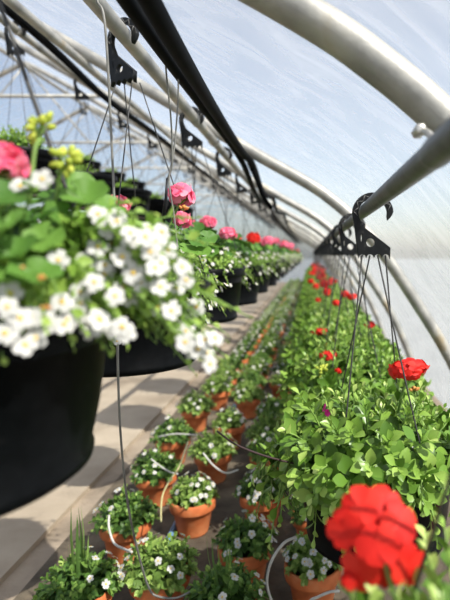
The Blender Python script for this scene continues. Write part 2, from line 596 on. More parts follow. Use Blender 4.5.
def round_leaf(mb, p, nrm, fwd, r, rnd, cup=.25, mi=0, n=42):
    nrm = nrm.normalized()
    f = fwd - nrm * fwd.dot(nrm)
    f = f.normalized() if f.length > 1e-4 else Vector((1, 0, 0))
    s = nrm.cross(f)
    vs = [p.copy()]
    for ring, fr in ((0, .5), (1, 1.0)):
        for i in range(n):
            a = 2 * PI * i / n
            rr = r * fr * (1 + (.035 * math.cos(9 * a) if ring else 0))
            if abs(a - PI) < .2:
                rr *= .45 if ring else .75                            # notch at the stalk
            lift = cup * r * fr * fr + (.07 * r * math.cos(5 * a + .5) if ring else 0)
            vs.append(p + f * (rr * math.cos(a)) + s * (rr * math.sin(a)) + nrm * lift)
    fs = [(0, 1 + i, 1 + (i + 1) % n) for i in range(n)]
    fs += [(1 + i, 1 + n + i, 1 + n + (i + 1) % n, 1 + (i + 1) % n) for i in range(n)]
    mb.add(vs, fs, rnd, mi)


def floret(mb, p, nrm, r, rg, petals=5, cup=.35, mi=0, eye=None, width=.95):
    nrm = nrm.normalized()
    a = Vector((0, 0, 1)) if abs(nrm.z) < .9 else Vector((1, 0, 0))
    u = nrm.cross(a).normalized(); w = nrm.cross(u)
    ph = rg.uniform(0, 6.28)
    for k in range(petals):
        an = ph + 2 * PI * k / petals + rg.uniform(-.12, .12)
        d = (u * math.cos(an) + w * math.sin(an)) + nrm * cup
        leaf(mb, p, d, nrm, r * rg.uniform(.9, 1.08), r * width, 'petal', rg.uniform(-.15, .2), rg.uniform(.1, .4), rg.random(), mi)
    if eye is not None:
        e = MB(); e.lathe([(0, .0), (r * .25, r * .03), (r * .18, r * .14), (0, r * .17)], 8)
        rot = nrm.to_track_quat('Z', 'Y').to_matrix()
        mb.add([p + nrm * r * .04 + rot @ v for v in e.v], e.f, .5, eye)


def white_flower(seed, r):
    rg = random.Random(seed); mb = MB()
    floret(mb, Vector((0, 0, 0)), Vector((0, 0, 1)), r, rg, 5, .22, 0, 1, .9)
    return mb.mesh('white_flower', M['white'], M['eye'])


WF = [white_flower(s, .0125) for s in range(4)]


def head(seed, r, mat, n=26, dbl=False, fl=.018):
    rg = random.Random(seed); mb = MB()
    for k in range(n):
        # golden spiral over the upper three quarters of a ball
        z = 1 - 1.45 * (k + .5) / n
        a = k * 2.399 + rg.uniform(-.2, .2)
        s = math.sqrt(max(0, 1 - z * z))
        d = Vector((s * math.cos(a), s * math.sin(a), z))
        p = Vector((d.x * r * 1.0, d.y * r * 1.0, d.z * r * .72)) * rg.uniform(.62, .95)
        if dbl:
            floret(mb, p * .92, d, fl, rg, 5, .5, 0)
            floret(mb, p, d, fl * .7, rg, 5, 1.3, 0)
        else:
            floret(mb, p, d + rnd_dir(rg) * .25, fl, rg, 5, .25, 0)
        mb.tube([Vector((0, 0, -r * .75)), p], .0011, 4, .5, 1, caps=False)
    return mb.mesh('flower_head', M[mat], M['stem'])


HEADS = {'red': [head(s, .034, 'red', 26, False, .0175) for s in (1, 2, 3)],
         'pink': [head(s, .028, 'pink', 20, True, .015) for s in (11, 12)]}
SINGLE_PINK = [head(61, .03, 'pink', 15, False, .022), head(62, .026, 'pink', 10, False, .02)]
rg_ = random.Random(8); mb = MB()
for fx, fz, fy, nx, nz in ((-40, 12, .004, -.5, .1), (-22, 34, .012, -.2, .6), (-8, 6, -.012, -.1, .3), (-24, -28, -.002, -.35, -.2), (18, 18, .006, .3, .5), (24, -18, -.006, .45, .0), (4, -34, .004, .1, -.35), (4, 30, .022, .1, .8), (26, 4, .02, .7, .3), (-6, -4, .026, 0, .3)):
    floret(mb, Vector((fx * .00094, fy, fz * .00094)), Vector((nx, -1, nz + .1)), .0195, rg_, 5, .12, 0, None, 1.0)
    mb.tube([Vector((0, .02, -.035)), Vector((fx * .00094, fy + .002, fz * .00094))], .0012, 4, .5, 1, caps=False)
NEAR_RED = mb.mesh('flower_head', M['red'], M['stem'])


def bud_cluster(seed, mat, r=.018, n=16):
    rg = random.Random(seed); mb = MB()
    for k in range(n):
        d = rnd_dir(rg, .35)
        p = d * r * rg.uniform(.5, 1)
        mb.tube([Vector((0, 0, -r * .9)), p * .6], .0009, 4, .5, 1, caps=False)
        mb.tube([p * .6, p * .8, p, p + d * .005, p + d * .007], [.0012, .0034, .0042, .003, .0006], 6, rg.random(), 0)
    return mb.mesh('flower_buds', M[mat], M['stem'])


BUDS = bud_cluster(5, 'bud'); BUDS_O = bud_cluster(6, 'bud_orange', .012, 10)


def stalk(parent, head_o, base, r=.0026):
    """stalk from the plant at base (thing coordinates) to the head, a sub-part of the head"""
    h = head_o.location.copy()
    inv = head_o.matrix_basis.inverted()
    mid = (base + h) / 2 + Vector((0, 0, .015))
    m_ = MB(); m_.tube([inv @ q for q in catmull([base, mid, h + Vector((0, 0, -.012))], 5)], r, 6)
    return obj('flower_stalk', m_.mesh('flower_stalk', M['stem']), head_o)


def add_head(t, name, me, loc, base, scale=1., rg=R, tilt=.25, r=.0026, spin=True):
    o = obj(name, me, t, loc, (rg.uniform(-tilt, tilt), rg.uniform(-tilt, tilt), rg.uniform(0, 6)) if spin else (0, 0, 0), scale)
    o.matrix_basis = Matrix.LocRotScale(Vector(loc), o.rotation_euler.copy(), Vector(scale) if isinstance(scale, tuple) else Vector((scale,) * 3))
    stalk(t, o, Vector(base), r)
    return o


# foliage variants (origin = rim centre)
def petunia(seed, n=120, rad=.29, hgt=.15):
    rg = random.Random(seed); mb = MB()
    for k in range(n):
        f = math.sqrt((k + .5) / n)
        a = k * 2.399 + rg.uniform(-.25, .25)
        rr = f * rad * rg.uniform(.9, 1.1)
        z = hgt * (1 - (rr / rad) ** 2.2 * 1.35) * rg.uniform(.75, 1.2)
        tip = Vector((rr * math.cos(a), rr * math.sin(a), z + .01))
        base = Vector((tip.x * .45, tip.y * .45, -.01))
        if rr > RIMR:
            base = Vector((tip.x / rr * RIMR * .72, tip.y / rr * RIMR * .72, 0))
        bend = Vector((tip.x, tip.y, 0)) * rg.uniform(0, .15) + Vector((rg.uniform(-.02, .02), rg.uniform(-.02, .02), .03 if rr > .2 else 0))
        shoot(mb, base, tip, bend, rg, 12, .052, .027, .2)
    for k in range(46):
        a = k * 2.399 + rg.uniform(-.1, .1)
        rr = rg.uniform(.235, .30)
        tip = Vector((rr * math.cos(a), rr * math.sin(a), rg.uniform(-.17, .01)))
        base = Vector((math.cos(a) * .16, math.sin(a) * .16, 0))
        shoot(mb, base, tip, Vector((math.cos(a) * .02, math.sin(a) * .02, .05)), rg, 12, .050, .030, .25)
    return mb.mesh('foliage', M['leaf_petunia'], M['stem'])


PET = [petunia(s) for s in (21, 22, 23)]


def build_mixed(seed, n_flowers=98):
    """two meshes: geranium leaves and trailing foliage; plus flower places"""
    rg = random.Random(seed)
    g = MB()
    for k in range(46):
        f = math.sqrt((k + .5) / 46); a = k * 2.399
        rr = f * .15
        z = .12 * (1 - (rr / .2) ** 2) * rg.uniform(.6, 1.2) + .025
        p = Vector((rr * math.cos(a), rr * math.sin(a), z))
        g.tube([Vector((p.x * .4, p.y * .4, 0)), p], .0018, 5, .5, 1, caps=False)
        round_leaf(g, p, Vector((p.x * 3, p.y * 3, .5)) + rnd_dir(rg) * .3, Vector((p.x, p.y, 0)) + rnd_dir(rg) * .02, rg.uniform(.024, .040), rg.random(), rg.uniform(.05, .35), 0)
    b = MB()
    fl = []
    for k in range(150):
        a = k * 2.399
        rr = rg.uniform(.13, .25)
        z = .055 + .02 * rg.random() - max(0, rr - .15) * .9 - (rg.random() ** 1.5) * .11 * (rr > .205)
        tip = Vector((rr * math.cos(a), rr * math.sin(a), z))
        base = Vector((math.cos(a) * min(.13, rr * .7), math.sin(a) * min(.13, rr * .7), 0))
        shoot(b, base, tip, Vector((0, 0, .03)), rg, 12, .018, .013, .15, 1, 'oval', .0012)
        if len(fl) < n_flowers:
            nr = (Vector((math.cos(a), math.sin(a), .7)) + rnd_dir(rg) * .35).normalized()
            fl.append((tip + nr * .008, nr))
    return g.mesh('geranium_foliage', M['leaf_geranium'], M['stem']), b.mesh('trailing_foliage', M['leaf_bacopa'], M['stem']), fl


MIX = [build_mixed(s) for s in (31, 32, 33)]
# far baskets: all white flowers of one plant in one mesh
FARW = []
for g_, b_, fl in MIX:
    rg = random.Random(5); mb = MB()
    for p, nr in fl:
        floret(mb, p, nr, .011, rg, 5, .22, 0, 1)
    FARW.append(mb.mesh('white_flowers', M['white'], M['eye']))


def small_plant(seed):
    rg = random.Random(seed); mb = MB()
    for k in range(60):
        f = math.sqrt((k + .5) / 60); a = k * 2.399
        rr = f * .15
        z = .12 * (1 - (rr / .2) ** 2) * rg.uniform(.5, 1.2)
        tip = Vector((rr * math.cos(a), rr * math.sin(a), z))
        shoot(mb, Vector((tip.x * .5, tip.y * .5, -.01)), tip, Vector((0, 0, .01)), rg, 9, .034, .022, .25, 1, 'oval', .0018)
    return mb.mesh('foliage', M['leaf_bacopa'], M['stem'])


SMALL = [small_plant(s) for s in (41, 42)]


def basket(x, y, zrim, zpipe, kind, label, group, cords, name='hanging_basket', hook_turn=0.):
    """thing origin = base of the pot"""
    t = thing(name, label, 'hanging basket', (x, y, zrim - POTH), group)
    obj('pot', POT, t)
    obj('soil', SOIL, t, (0, 0, POTH - .028))
    hk = obj('hook', HOOK, t, (-.018 if cords in 'BR' else -.024, 0, zpipe - zrim + POTH), (0, 0, 0))
    hk.rotation_euler.z = hook_turn
    obj('hook_rib', RIB, hk)
    zh = zpipe - zrim - .121
    for c in CORDS[cords]:
        o = obj('hanger_cord', c, t, (0, 0, POTH))
        o.scale.z = zh / {'A': .48, 'R': .475, 'B': .46, 'N': .46}[cords]
    return t


def place(t, name, me, p, rot=None, scale=None):
    return obj(name, me, t, Vector(p) + Vector((0, 0, POTH)), rot, scale)


def local(t, w):
    return Vector(w) - Vector(t.location)


def white_flowers(t, fl, rg, count, scale=1., rotz=0):
    m = Matrix.Rotation(rotz, 3, 'Z')
    for p, nr in fl[:count]:
        q = (m @ nr).to_track_quat('Z', 'Y').to_euler()
        obj('white_flower', rg.choice(WF), t, (m @ p) + Vector((0, 0, POTH)), q, scale * rg.uniform(.8, 1.1))


# ------------------------------------------------------------------ near left basket
ZA = CAMZ - .045
AXB = -.455
a_y = [.565, 1.245] + [1.245 + .735 * k for k in range(1, 24)]
for k in range(1, len(a_y)):                                          # no hook exactly under a hoop
    for hy in hoop_y:
        if abs(a_y[k] - hy) < .07:
            a_y[k] = hy + .075
rg = random.Random(99)
t = basket(-.428, a_y[0], ZA, AZ, 'A', 'large blurred black hanging basket filling the left edge, full of white flowers', None, 'N')
wf_px = [(42, 179), (55, 245), (85, 227), (108, 230), (130, 233), (98, 247), (87, 261), (122, 257), (105, 265), (58, 260), (75, 282), (80, 292), (94, 282), (45, 288), (142, 265), (140, 282), (10, 293), (145, 237), (130, 297),
         (30, 317), (5, 333), (35, 338), (25, 345), (67, 320), (77, 315), (100, 320), (122, 327), (90, 330), (7, 307), (149, 231), (131, 240), (109, 222), (182, 267), (164, 269), (160, 287), (147, 280), (171, 311), (158, 307), (196, 307), (187, 322),
         (198, 349), (207, 353), (215, 338), (189, 349), (133, 300), (93, 282), (98, 318), (118, 330), (20, 186), (98, 214), (118, 218), (150, 252), (168, 250), (155, 268), (176, 288), (115, 296), (62, 302), (20, 318), (110, 243), (186, 280), (205, 340), (48, 322)]
mb = MB()
ctr = Vector((-.428, a_y[0], ZA))
wf_px += [(x_ + rg.uniform(-14, 14), y_ + rg.uniform(-12, 12)) for x_, y_ in wf_px[3:60:2] if x_ > 40][:26]
for i, (px, py) in enumerate(wf_px):
    d = .47 + max(0, px) / 225 * .07 + rg.uniform(-.035, .03)
    w = P(px, py, d)
    while w.z < ZA + .012 and (Vector((w.x, w.y, 0)) - Vector((ctr.x, ctr.y, 0))).length < .222 and d > .34:
        d -= .005
        w = P(px, py, d)
    out = (w - ctr); out.z = 0
    nr = (out.normalized() * .6 + Vector((.1, -.9, .45)) + rnd_dir(rg) * .35).normalized()
    obj('white_flower', rg.choice(WF), t, local(t, w), nr.to_track_quat('Z', 'Y').to_euler(), rg.uniform(.70, .86))
    # the leafy stem that carries it
    base = ctr + Vector((out.normalized().x * .15, out.normalized().y * .15, .0))
    shoot(mb, local(t, base), local(t, w) - nr * .006, Vector((0, 0, .035)), rg, 11, .020, .0145, .35, 1, 'oval', .0013)
    for _ in range(0 if px < 75 and py < 275 else 2):
        w2 = w + Vector((rg.uniform(-.035, .035), rg.uniform(.01, .07), rg.uniform(-.03, .022)))
        shoot(mb, local(t, base), local(t, w2), Vector((0, 0, .03)), rg, 9, .021, .0155, .4, 1, 'oval', .0013)
for k in range(150):                                                  # the rest of the ring, round the back
    a = rg.uniform(0, 2 * PI); rr = rg.uniform(.13, .26 if math.sin(a) > -.1 else .20)
    tip = Vector((rr * math.cos(a), rr * math.sin(a), POTH + .055 - max(0, rr - .15) * 1.0))
    shoot(mb, Vector((tip.x * .6, tip.y * .6, POTH - .02)), tip, Vector((0, 0, .03)), rg, 11, .019, .014, .15, 1, 'oval', .0013)
obj('trailing_foliage', mb.mesh('trailing_foliage', M['leaf_bacopa'], M['stem']), t)
for k in range(12):
    a = rg.uniform(0, PI); rr = rg.uniform(.15, .24)
    nr = Vector((math.cos(a), math.sin(a), .8)).normalized()
    obj('white_flower', rg.choice(WF), t, (rr * math.cos(a), rr * math.sin(a), POTH + .075 - max(0, rr - .15) * 1.0), nr.to_track_quat('Z', 'Y').to_euler(), 1.)
mb = MB()
gl = [(30, 222, 24, .50), (86, 200, 20, .56), (8, 196, 20, .47), (18, 255, 20, .45), (62, 222, 20, .54), (35, 275, 22, .44), (75, 190, 20, .60), (50, 200, 19, .57), (5, 228, 20, .44), (-20, 210, 26, .5), (-40, 190, 26, .55), (-30, 250, 26, .45), (45, 240, 18, .48), (10, 280, 18, .43), (105, 208, 17, .60), (-70, 200, 28, .6), (-60, 230, 28, .5)]
for px, py, r, d in gl:
    w = local(t, P(px, py, d))
    base = Vector((w.x * .3, w.y * .3, POTH - .02))
    mb.tube(catmull([base, (base + w) / 2 + Vector((0, 0, .01)), w], 4), .0024, 6, .5, 1, caps=False)
    round_leaf(mb, w, Vector((rg.uniform(-.2, .7), rg.uniform(-.75, -.1), rg.uniform(.5, 1.1))), Vector((rg.uniform(-.3, 1), rg.uniform(-.6, .2), rg.uniform(-.2, .4))), r * d / F * 1.12, rg.uniform(.3, 1), rg.uniform(.2, .55))
for k in range(30):
    a = k * 2.399; rr = math.sqrt((k + .5) / 30) * .17
    p = Vector((rr * math.cos(a), rr * math.sin(a), POTH + .05 * (1 - (rr / .2) ** 2) + rg.uniform(.02, .05)))
    mb.tube([Vector((p.x * .4, p.y * .4, POTH - .02)), p], .002, 5, .5, 1, caps=False)
    round_leaf(mb, p, Vector((p.x * 3, p.y * 3, .6)) + rnd_dir(rg) * .3, p, rg.uniform(.026, .04), rg.random(), .2)
obj('geranium_foliage', mb.mesh('geranium_foliage', M['leaf_geranium'], M['stem']), t)
s0 = Vector((.1, -.05, POTH))
o = add_head(t, 'pink_geranium_bloom', HEADS['pink'][0], local(t, P(-3, 163, .50)), s0 + Vector((-.05, 0, 0)), .92, rg)
o = add_head(t, 'green_flower_buds', BUDS, local(t, P(40, 127, .53)), local(t, P(29, 205, .52)), .85, rg, r=.0028)
o = add_head(t, 'green_flower_buds', BUDS, local(t, P(68, 160, .54)), local(t, P(55, 205, .55)), .95, rg, r=.0024)
for px, py, d in ((20, 270, .44), (43, 280, .43), (45, 310, .44)):
    o = add_head(t, 'orange_flower_buds', BUDS_O, local(t, P(px, py, d)), local(t, P(px + 5, py + 10, d + .06)), .34, rg, r=.001)

# ------------------------------------------------------------------ the rest of the left row
head_px = {1: [('pink', 181, 195, 1.22, 1.0), ('pink', 182, 219, 1.2, .75), ('pink', 120, 205, 1.36, .9)],
           2: [('pink', 208, 223, 2.02, 1.15), ('pink', 228, 234, 1.92, 1.1), ('pink', 190, 225, 2.1, 1.)],
           3: [('red', 253, 238, 2.66, 1.1), ('red', 236, 238, 2.8, .9)],
           4: [('pink', 268, 241, 3.4, 1.35), ('pink', 262, 243, 3.5, 1.2)],
           5: [('pink', 284, 245, 4.15, 1.3), ('pink', 276, 241, 4.2, 1.2)],
           6: [('pink', 290, 246, 4.9, 1.3)], 7: [('red', 284, 244, 5.6, 1.3)]}
a_lab = {1: 'black hanging basket with bright pink geranium blooms, second from the camera on the left',
         2: 'hanging basket of two round pink geraniums over a skirt of tiny white flowers',
         3: 'hanging basket with a bright red geranium, fourth on the left pipe',
         4: 'blurred hanging basket of pink geraniums just behind the one with red bloom'}
for k in range(1, len(a_y)):
    y = a_y[k]
    v = k % 3
    if k in a_lab:
        lab, g = a_lab[k], None
    elif k < 9:
        lab, g = '%s black hanging basket from the camera along the left pipe, white-flowered' % ORD[k], None
    else:
        lab, g = 'tiny blurred flowering basket far down the left pipe', 'far baskets on the left pipe'
    t = basket(AXB + R.uniform(-.01, .01), y, ZA + (-.016 if k == 1 else R.uniform(-.012, .006)), AZ, 'A', lab, g, 'A', hook_turn=-.5 if k == 1 else R.uniform(-.35, .1))
    rz = R.uniform(0, 6)
    gme, bme, fl = MIX[v]
    place(t, 'geranium_foliage', gme, (0, 0, 0), (0, 0, rz))
    place(t, 'trailing_foliage', bme, (0, 0, 0), (0, 0, rz))
    if k <= 7:
        white_flowers(t, fl, R, 98, .62 if k == 2 else .72, rz)
    else:
        place(t, 'white_flowers', FARW[v], (0, 0, 0), (0, 0, rz))['kind'] = 'stuff'
    if k in head_px:
        for c, px, py, d, s in head_px[k]:
            h = local(t, P(px, py, d))
            add_head(t, c + '_geranium_bloom', SINGLE_PINK[int(s < .8)] if k == 1 else HEADS[c][R.randrange(2)], h, (h.x * .5, h.y * .5, POTH), s)
    else:
        for _ in range(2):
            a = R.uniform(0, 6.28); h = Vector((.09 * math.cos(a), .09 * math.sin(a), POTH + R.uniform(.12, .18)))
            c = R.choice(['pink', 'pink', 'red'])
            add_head(t, c + '_geranium_bloom', HEADS[c][R.randrange(2)], h, (h.x * .5, h.y * .5, POTH), 1.2)
    if k == 1:
        o = add_head(t, 'orange_flower_buds', BUDS_O, local(t, P(183, 210, 1.2)), local(t, P(180, 245, 1.24)), .9, r=.0015)
        m_ = MB()
        for px, py, r, d in ((198, 243, 10, 1.17), (188, 250, 10, 1.15), (208, 238, 9, 1.2), (203, 252, 9, 1.16), (193, 236, 8, 1.21), (160, 238, 9, 1.22), (150, 243, 9, 1.2), (172, 240, 9, 1.25)):
            w = local(t, P(px, py, d))
            m_.tube([Vector((w.x * .5, w.y * .5, POTH)), w], .0018, 5, .5, 1, caps=False)
            round_leaf(m_, w, Vector((R.uniform(0, .5), R.uniform(-.9, -.3), .8)), Vector((1, -.2, 0)) + rnd_dir(R) * .4, r * d / F * 1.0, .5 + .5 * R.random(), .2)
        obj('variegated_leaves', m_.mesh('variegated_leaves', M['leaf_geranium'], M['stem']), t)

# ------------------------------------------------------------------ the two rows behind, higher up
def rear_row(x, zrim, zp, ys, labs, farlab, grp):
    for k, y in enumerate(ys):
        if k < len(labs):
            lab, g = labs[k], None
        else:
            lab, g = farlab, grp
        t = basket(x, y, zrim, zp, 'B', lab, g, 'B')
        place(t, 'foliage', SMALL[k % 2], (0, 0, 0), (0, 0, R.uniform(0, 6)), R.uniform(.58, .72) * (1.45 if k == 0 else 1))


b_y = [2.40 + .70 * k for k in range(5)]
rear_row(BX, CAMZ + .49, BZ, b_y,
         ['black basket of curly light green leaves at upper left behind yellow-green buds',
          'black basket behind the nearest geranium leaves, second in the higher rear row',
          'black basket with low green plant above the near white flowers, third in rear row',
          'fourth black basket in the higher rear row, left of the pink geranium'],
         'dark basket at the far end of the higher rear row, just left of pink geranium', None)
c_y = [5.78 + .42 + .845 * k for k in range(3)]
rear_row(CXX, CAMZ + 1.15, CZ, c_y,
         ['tiny dark basket at far upper left, nearest in the row under the ridge',
          'second tiny dark basket in the row under the ridge'],
         'third tiny dark basket in the row under the ridge, last of them', None)
for x, zp, ys, nm, dz in ((BX, BZ, [5.9 + .7 * k for k in range(19)], 'higher rear pipe', .46), (CXX, CZ, [8.7 + .845 * k for k in range(12)], 'pipe under the ridge', .46)):
    for y in ys:
        t = thing('basket_hanger', 'blurred empty black basket hanger on the %s, no pot on it' % nm, 'hanger', (x, y, zp), 'empty hangers on the ' + nm)
        hk = obj('hook', HOOK, t, (0, 0, 0)); obj('hook_rib', RIB, hk)
        for i, c in enumerate(CORDS['B']):
            o = obj('hanger_cord', c, t, (.018, 0, -.121 - dz)); o.scale.x = .35; o.scale.y = .35

# ------------------------------------------------------------------ right row
ZR = CAMZ - .49
RXB = RX + .018
r_y = [.36, 1.25, 1.87] + [2.47 + .60 * k for k in range(25)]
r_heads = {0: [('near', 383, 544, .47, .97)],
           1: [('red', 408, 369, 1.22, (1.42, 1.42, .78))],
           2: [('red', 328, 356, 1.87, (.95, .95, .7)), ('red', 338, 371, 1.75, .35)],
           3: [('red', 320, 332, 2.5, (1.2, 1.2, .7)), ('red', 370, 325, 2.5, (.8, .8, .6))],
           4: [('red', 336, 303, 3.1, .75), ('red', 352, 297, 3.0, .8)],
           5: [('red', 345, 294, 3.7, .95), ('red', 318, 300, 3.6, .6)]}
r_lab = {0: 'blurred close basket at bottom right with one big red geranium bloom',
         1: 'leafy green hanging basket below the sharp black hook, one red geranium on top',
         2: 'leafy basket on the right pipe with red bloom and yellow buds, second hook back',
         3: 'leafy basket on the right pipe topped by two red blooms, third hook back',
         4: 'leafy basket with a pair of red geraniums, fourth hook back on right'}
for k, y in enumerate(r_y):
    if k in r_lab:
        lab, g = r_lab[k], None
    elif k < 9:
        lab, g = '%s leafy basket with red blooms along the right pipe, counting from the camera' % ORD[k], None
    else:
        lab, g = 'blurred leafy basket with red blooms far down the right pipe', 'far baskets on the right pipe'
    t = basket(RXB, y, ZR, RZ, 'R', lab, g, 'R')
    rz = R.uniform(0, 6)
    place(t, 'foliage', PET[k % 3], (0, 0, 0), (0, 0, rz), (1, 1, R.uniform(.92, 1.1)))
    if k in r_heads:
        for c, px, py, d, s in r_heads[k]:
            h = local(t, P(px, py, d))
            add_head(t, 'red_geranium_bloom', NEAR_RED if c == 'near' else HEADS['red'][R.randrange(3)], h, (h.x * .5, h.y * .5, POTH), s, tilt=.15, spin=c != 'near')
    else:
        for _ in range(3):
            a = R.uniform(0, 6.28); rr = R.uniform(.02, .17)
            h = Vector((rr * math.cos(a), rr * math.sin(a), POTH + R.uniform(.17, .24)))
            add_head(t, 'red_geranium_bloom', HEADS['red'][R.randrange(3)], h, (h.x * .5, h.y * .5, POTH), R.uniform(.8, 1.15))
    if k == 0:
        m_ = MB()
        for px, py, d in ((430, 560, .50), (445, 530, .55), (415, 590, .46), (440, 595, .42), (400, 600, .45), (455, 560, .45), (350, 597, .50), (375, 600, .46), (425, 540, .58), (460, 590, .4)):
            w = local(t, P(px, py, d))
            shoot(m_, Vector((w.x * .5, w.y * .5, POTH - .01)), w, Vector((0, 0, .01)), R, 11, .05, .030, .3)
        obj('tall_foliage', m_.mesh('tall_foliage', M['leaf_petunia'], M['stem']), t)
        add_head(t, 'red_flower_bud', HEADS['red'][0], local(t, P(349, 581, .47)), local(t, P(355, 640, .46)), .25)
    if k == 1:
        m_ = MB()
        m_.tube(catmull([local(t, q) for q in (P(217, 431, 1.0), P(235, 444, 1.02), P(262, 455, 1.06), P(292, 463, 1.1), P(330, 470, 1.15))], 5), .0022, 6)
        obj('bare_twig', m_.mesh('bare_twig', M['twig']), t)
        m_ = MB()
        for px, py, d in ((300, 450, 1.02), (328, 512, .985), (312, 498, .99), (345, 520, .98), (362, 515, .97), (322, 488, .97), (296, 478, 1.02), (336, 503, .965), (306, 512, 1.0), (380, 510, .96), (425, 505, .97), (285, 432, 1.06), (320, 470, .98), (345, 492, .96), (300, 395, 1.12), (365, 405, 1.1), (350, 430, 1.03), (390, 440, 1.02), (430, 440, 1.05), (420, 400, 1.15), (330, 425, 1.03), (400, 470, .98), (440, 480, 1.0), (370, 470, .97)):
            w = local(t, P(px, py, d))
            shoot(m_, Vector((w.x * .55, w.y * .55, POTH - .01)), w, Vector((0, 0, .02)), R, 12, .058, .036, .3)
        obj('broad_foliage', m_.mesh('broad_foliage', M['leaf_petunia'], M['stem']), t)
        mg = MB(); floret(mg, Vector((0, 0, 0)), Vector((-.2, -1, .2)), .009, R, 5, .5); floret(mg, Vector((.008, .004, -.006)), Vector((.4, -1, 0)), .008, R, 5, .5)
        h = local(t, P(325, 408, 1.0))
        add_head(t, 'magenta_flower', mg.mesh('magenta_flower', M['magenta']), h, (h.x * .6, h.y * .6, POTH + .03), 1., r=.0012)
        add_head(t, 'flower_buds', BUDS_O, local(t, P(414, 392, 1.22)), local(t, P(405, 425, 1.25)), 1.0, r=.0016)
    if k == 2:
        add_head(t, 'yellow_flower_buds', BUDS, local(t, P(322, 371, 1.72)), local(t, P(335, 400, 1.8)), 1.3, r=.002)

# ------------------------------------------------------------------ terracotta pots on the bed
TR, TH = .083, .128
m_ = MB()
m_.lathe([(0, .003), (.050, .003), (.053, 0), (.056, 0), (.058, .006), (.073, TH - .040), (.075, TH - .038), (TR + .001, TH - .038), (TR + .003, TH - .032), (TR + .003, TH - .004), (TR, TH), (TR - .006, TH), (TR - .009, TH - .006), (TR - .012, TH - .04), (.052, .02)], 40)
TPOT = m_.mesh('terracotta_pot', M['terra'])
m_ = MB(); m_.lathe([(0, .006), (TR - .0115, 0)], 24); TSOIL = m_.mesh('soil', M['soil'])


def bedding(seed, mat, n=62, rad=.125, hgt=.085, nf=18, L=.034, W=.026):
    rg = random.Random(seed); mb = MB(); fl = []
    for k in range(n):
        f = math.sqrt((k + .5) / n); a = k * 2.399 + rg.uniform(-.3, .3)
        rr = f * rad
        z = hgt * (1 - (rr / rad) ** 2 * .95) * rg.uniform(.6, 1.25)
        tip = Vector((rr * math.cos(a), rr * math.sin(a), z))
        shoot(mb, Vector((tip.x * .5, tip.y * .5, -.012)), tip, Vector((0, 0, .012)), rg, 9, L, W, .3, 1, 'oval', .0014)
    ids = list(range(nf)); c = rg.uniform(0, 6.28)
    for k in ids:
        a = c + rg.gauss(0, 1.25); rr = rad * math.sqrt(rg.uniform(.05, 1.0))
        z = hgt * (1 - (rr / rad) ** 2 * .95) + .018
        nr = (Vector((math.cos(a) * rr / rad, math.sin(a) * rr / rad, .8)) + rnd_dir(rg) * .3).normalized()
        fl.append((Vector((rr * math.cos(a), rr * math.sin(a), z)), nr))
    me = mb.mesh('foliage', M[mat], M['stem'])
    fw = MB()
    for p, nr in fl:
        floret(fw, p, nr, .0105, rg, 5, .22, 0, 1)
    return me, fl, fw.mesh('white_flowers', M['white'], M['eye'])


BED = [bedding(51, 'leaf_bedding', 62, .115, .095, 9, .031, .023), bedding(52, 'leaf_bedding_light', 56, .095, .08, 26, .029, .021), bedding(53, 'leaf_bedding', 58, .105, .085, 22, .029, .021), bedding(54, 'leaf_bedding_light', 60, .12, .10, 18, .031, .023)]


def spike(seed, n=9, L=.24):
    rg = random.Random(seed); mb = MB()
    for k in range(n):
        a = k * 2.4; sp = rg.uniform(.08, .45)
        d = Vector((math.cos(a) * sp, math.sin(a) * sp, 1))
        leaf(mb, Vector((math.cos(a) * .006, math.sin(a) * .006, 0)), d, Vector((-d.x, -d.y, .4)), L * rg.uniform(.6, 1.1), .011, 'blade', .3, -.12 - .2 * sp, rg.random())
    return mb.mesh('spike_leaves', M['grass'])


SPK = [spike(1), spike(2, 7, .2)]


def tpot(x, y, v, label, group, near, sp=None, rz=None):
    t = thing('potted_flowers', label, 'flower pot', (x, y, .004), group)
    obj('terracotta_pot', TPOT, t)
    obj('soil', TSOIL, t, (0, 0, TH - .022))
    me, fl, fw = BED[v]
    rz = R.uniform(0, 6.28) if rz is None else rz
    obj('foliage', me, t, (0, 0, TH - .005), (0, 0, rz))
    if near:
        m = Matrix.Rotation(rz, 3, 'Z')
        for p, nr in fl:
            obj('white_flower', R.choice(WF), t, m @ p + Vector((0, 0, TH - .005)), (m @ nr).to_track_quat('Z', 'Y').to_euler(), R.uniform(.65, .95))
    else:
        obj('white_flowers', fw, t, (0, 0, TH - .005), (0, 0, rz))['kind'] = 'stuff'
    if sp is not None:
        obj('spike_leaves', SPK[sp % 2], t, (0, 0, TH - .02), (0, 0, R.uniform(0, 6)), 1.0)
    return t


def rimxy(px, py):
    d = (CAMZ - .004 - TH) * F / (py - CY)
    return (px - CX) / F * d, d


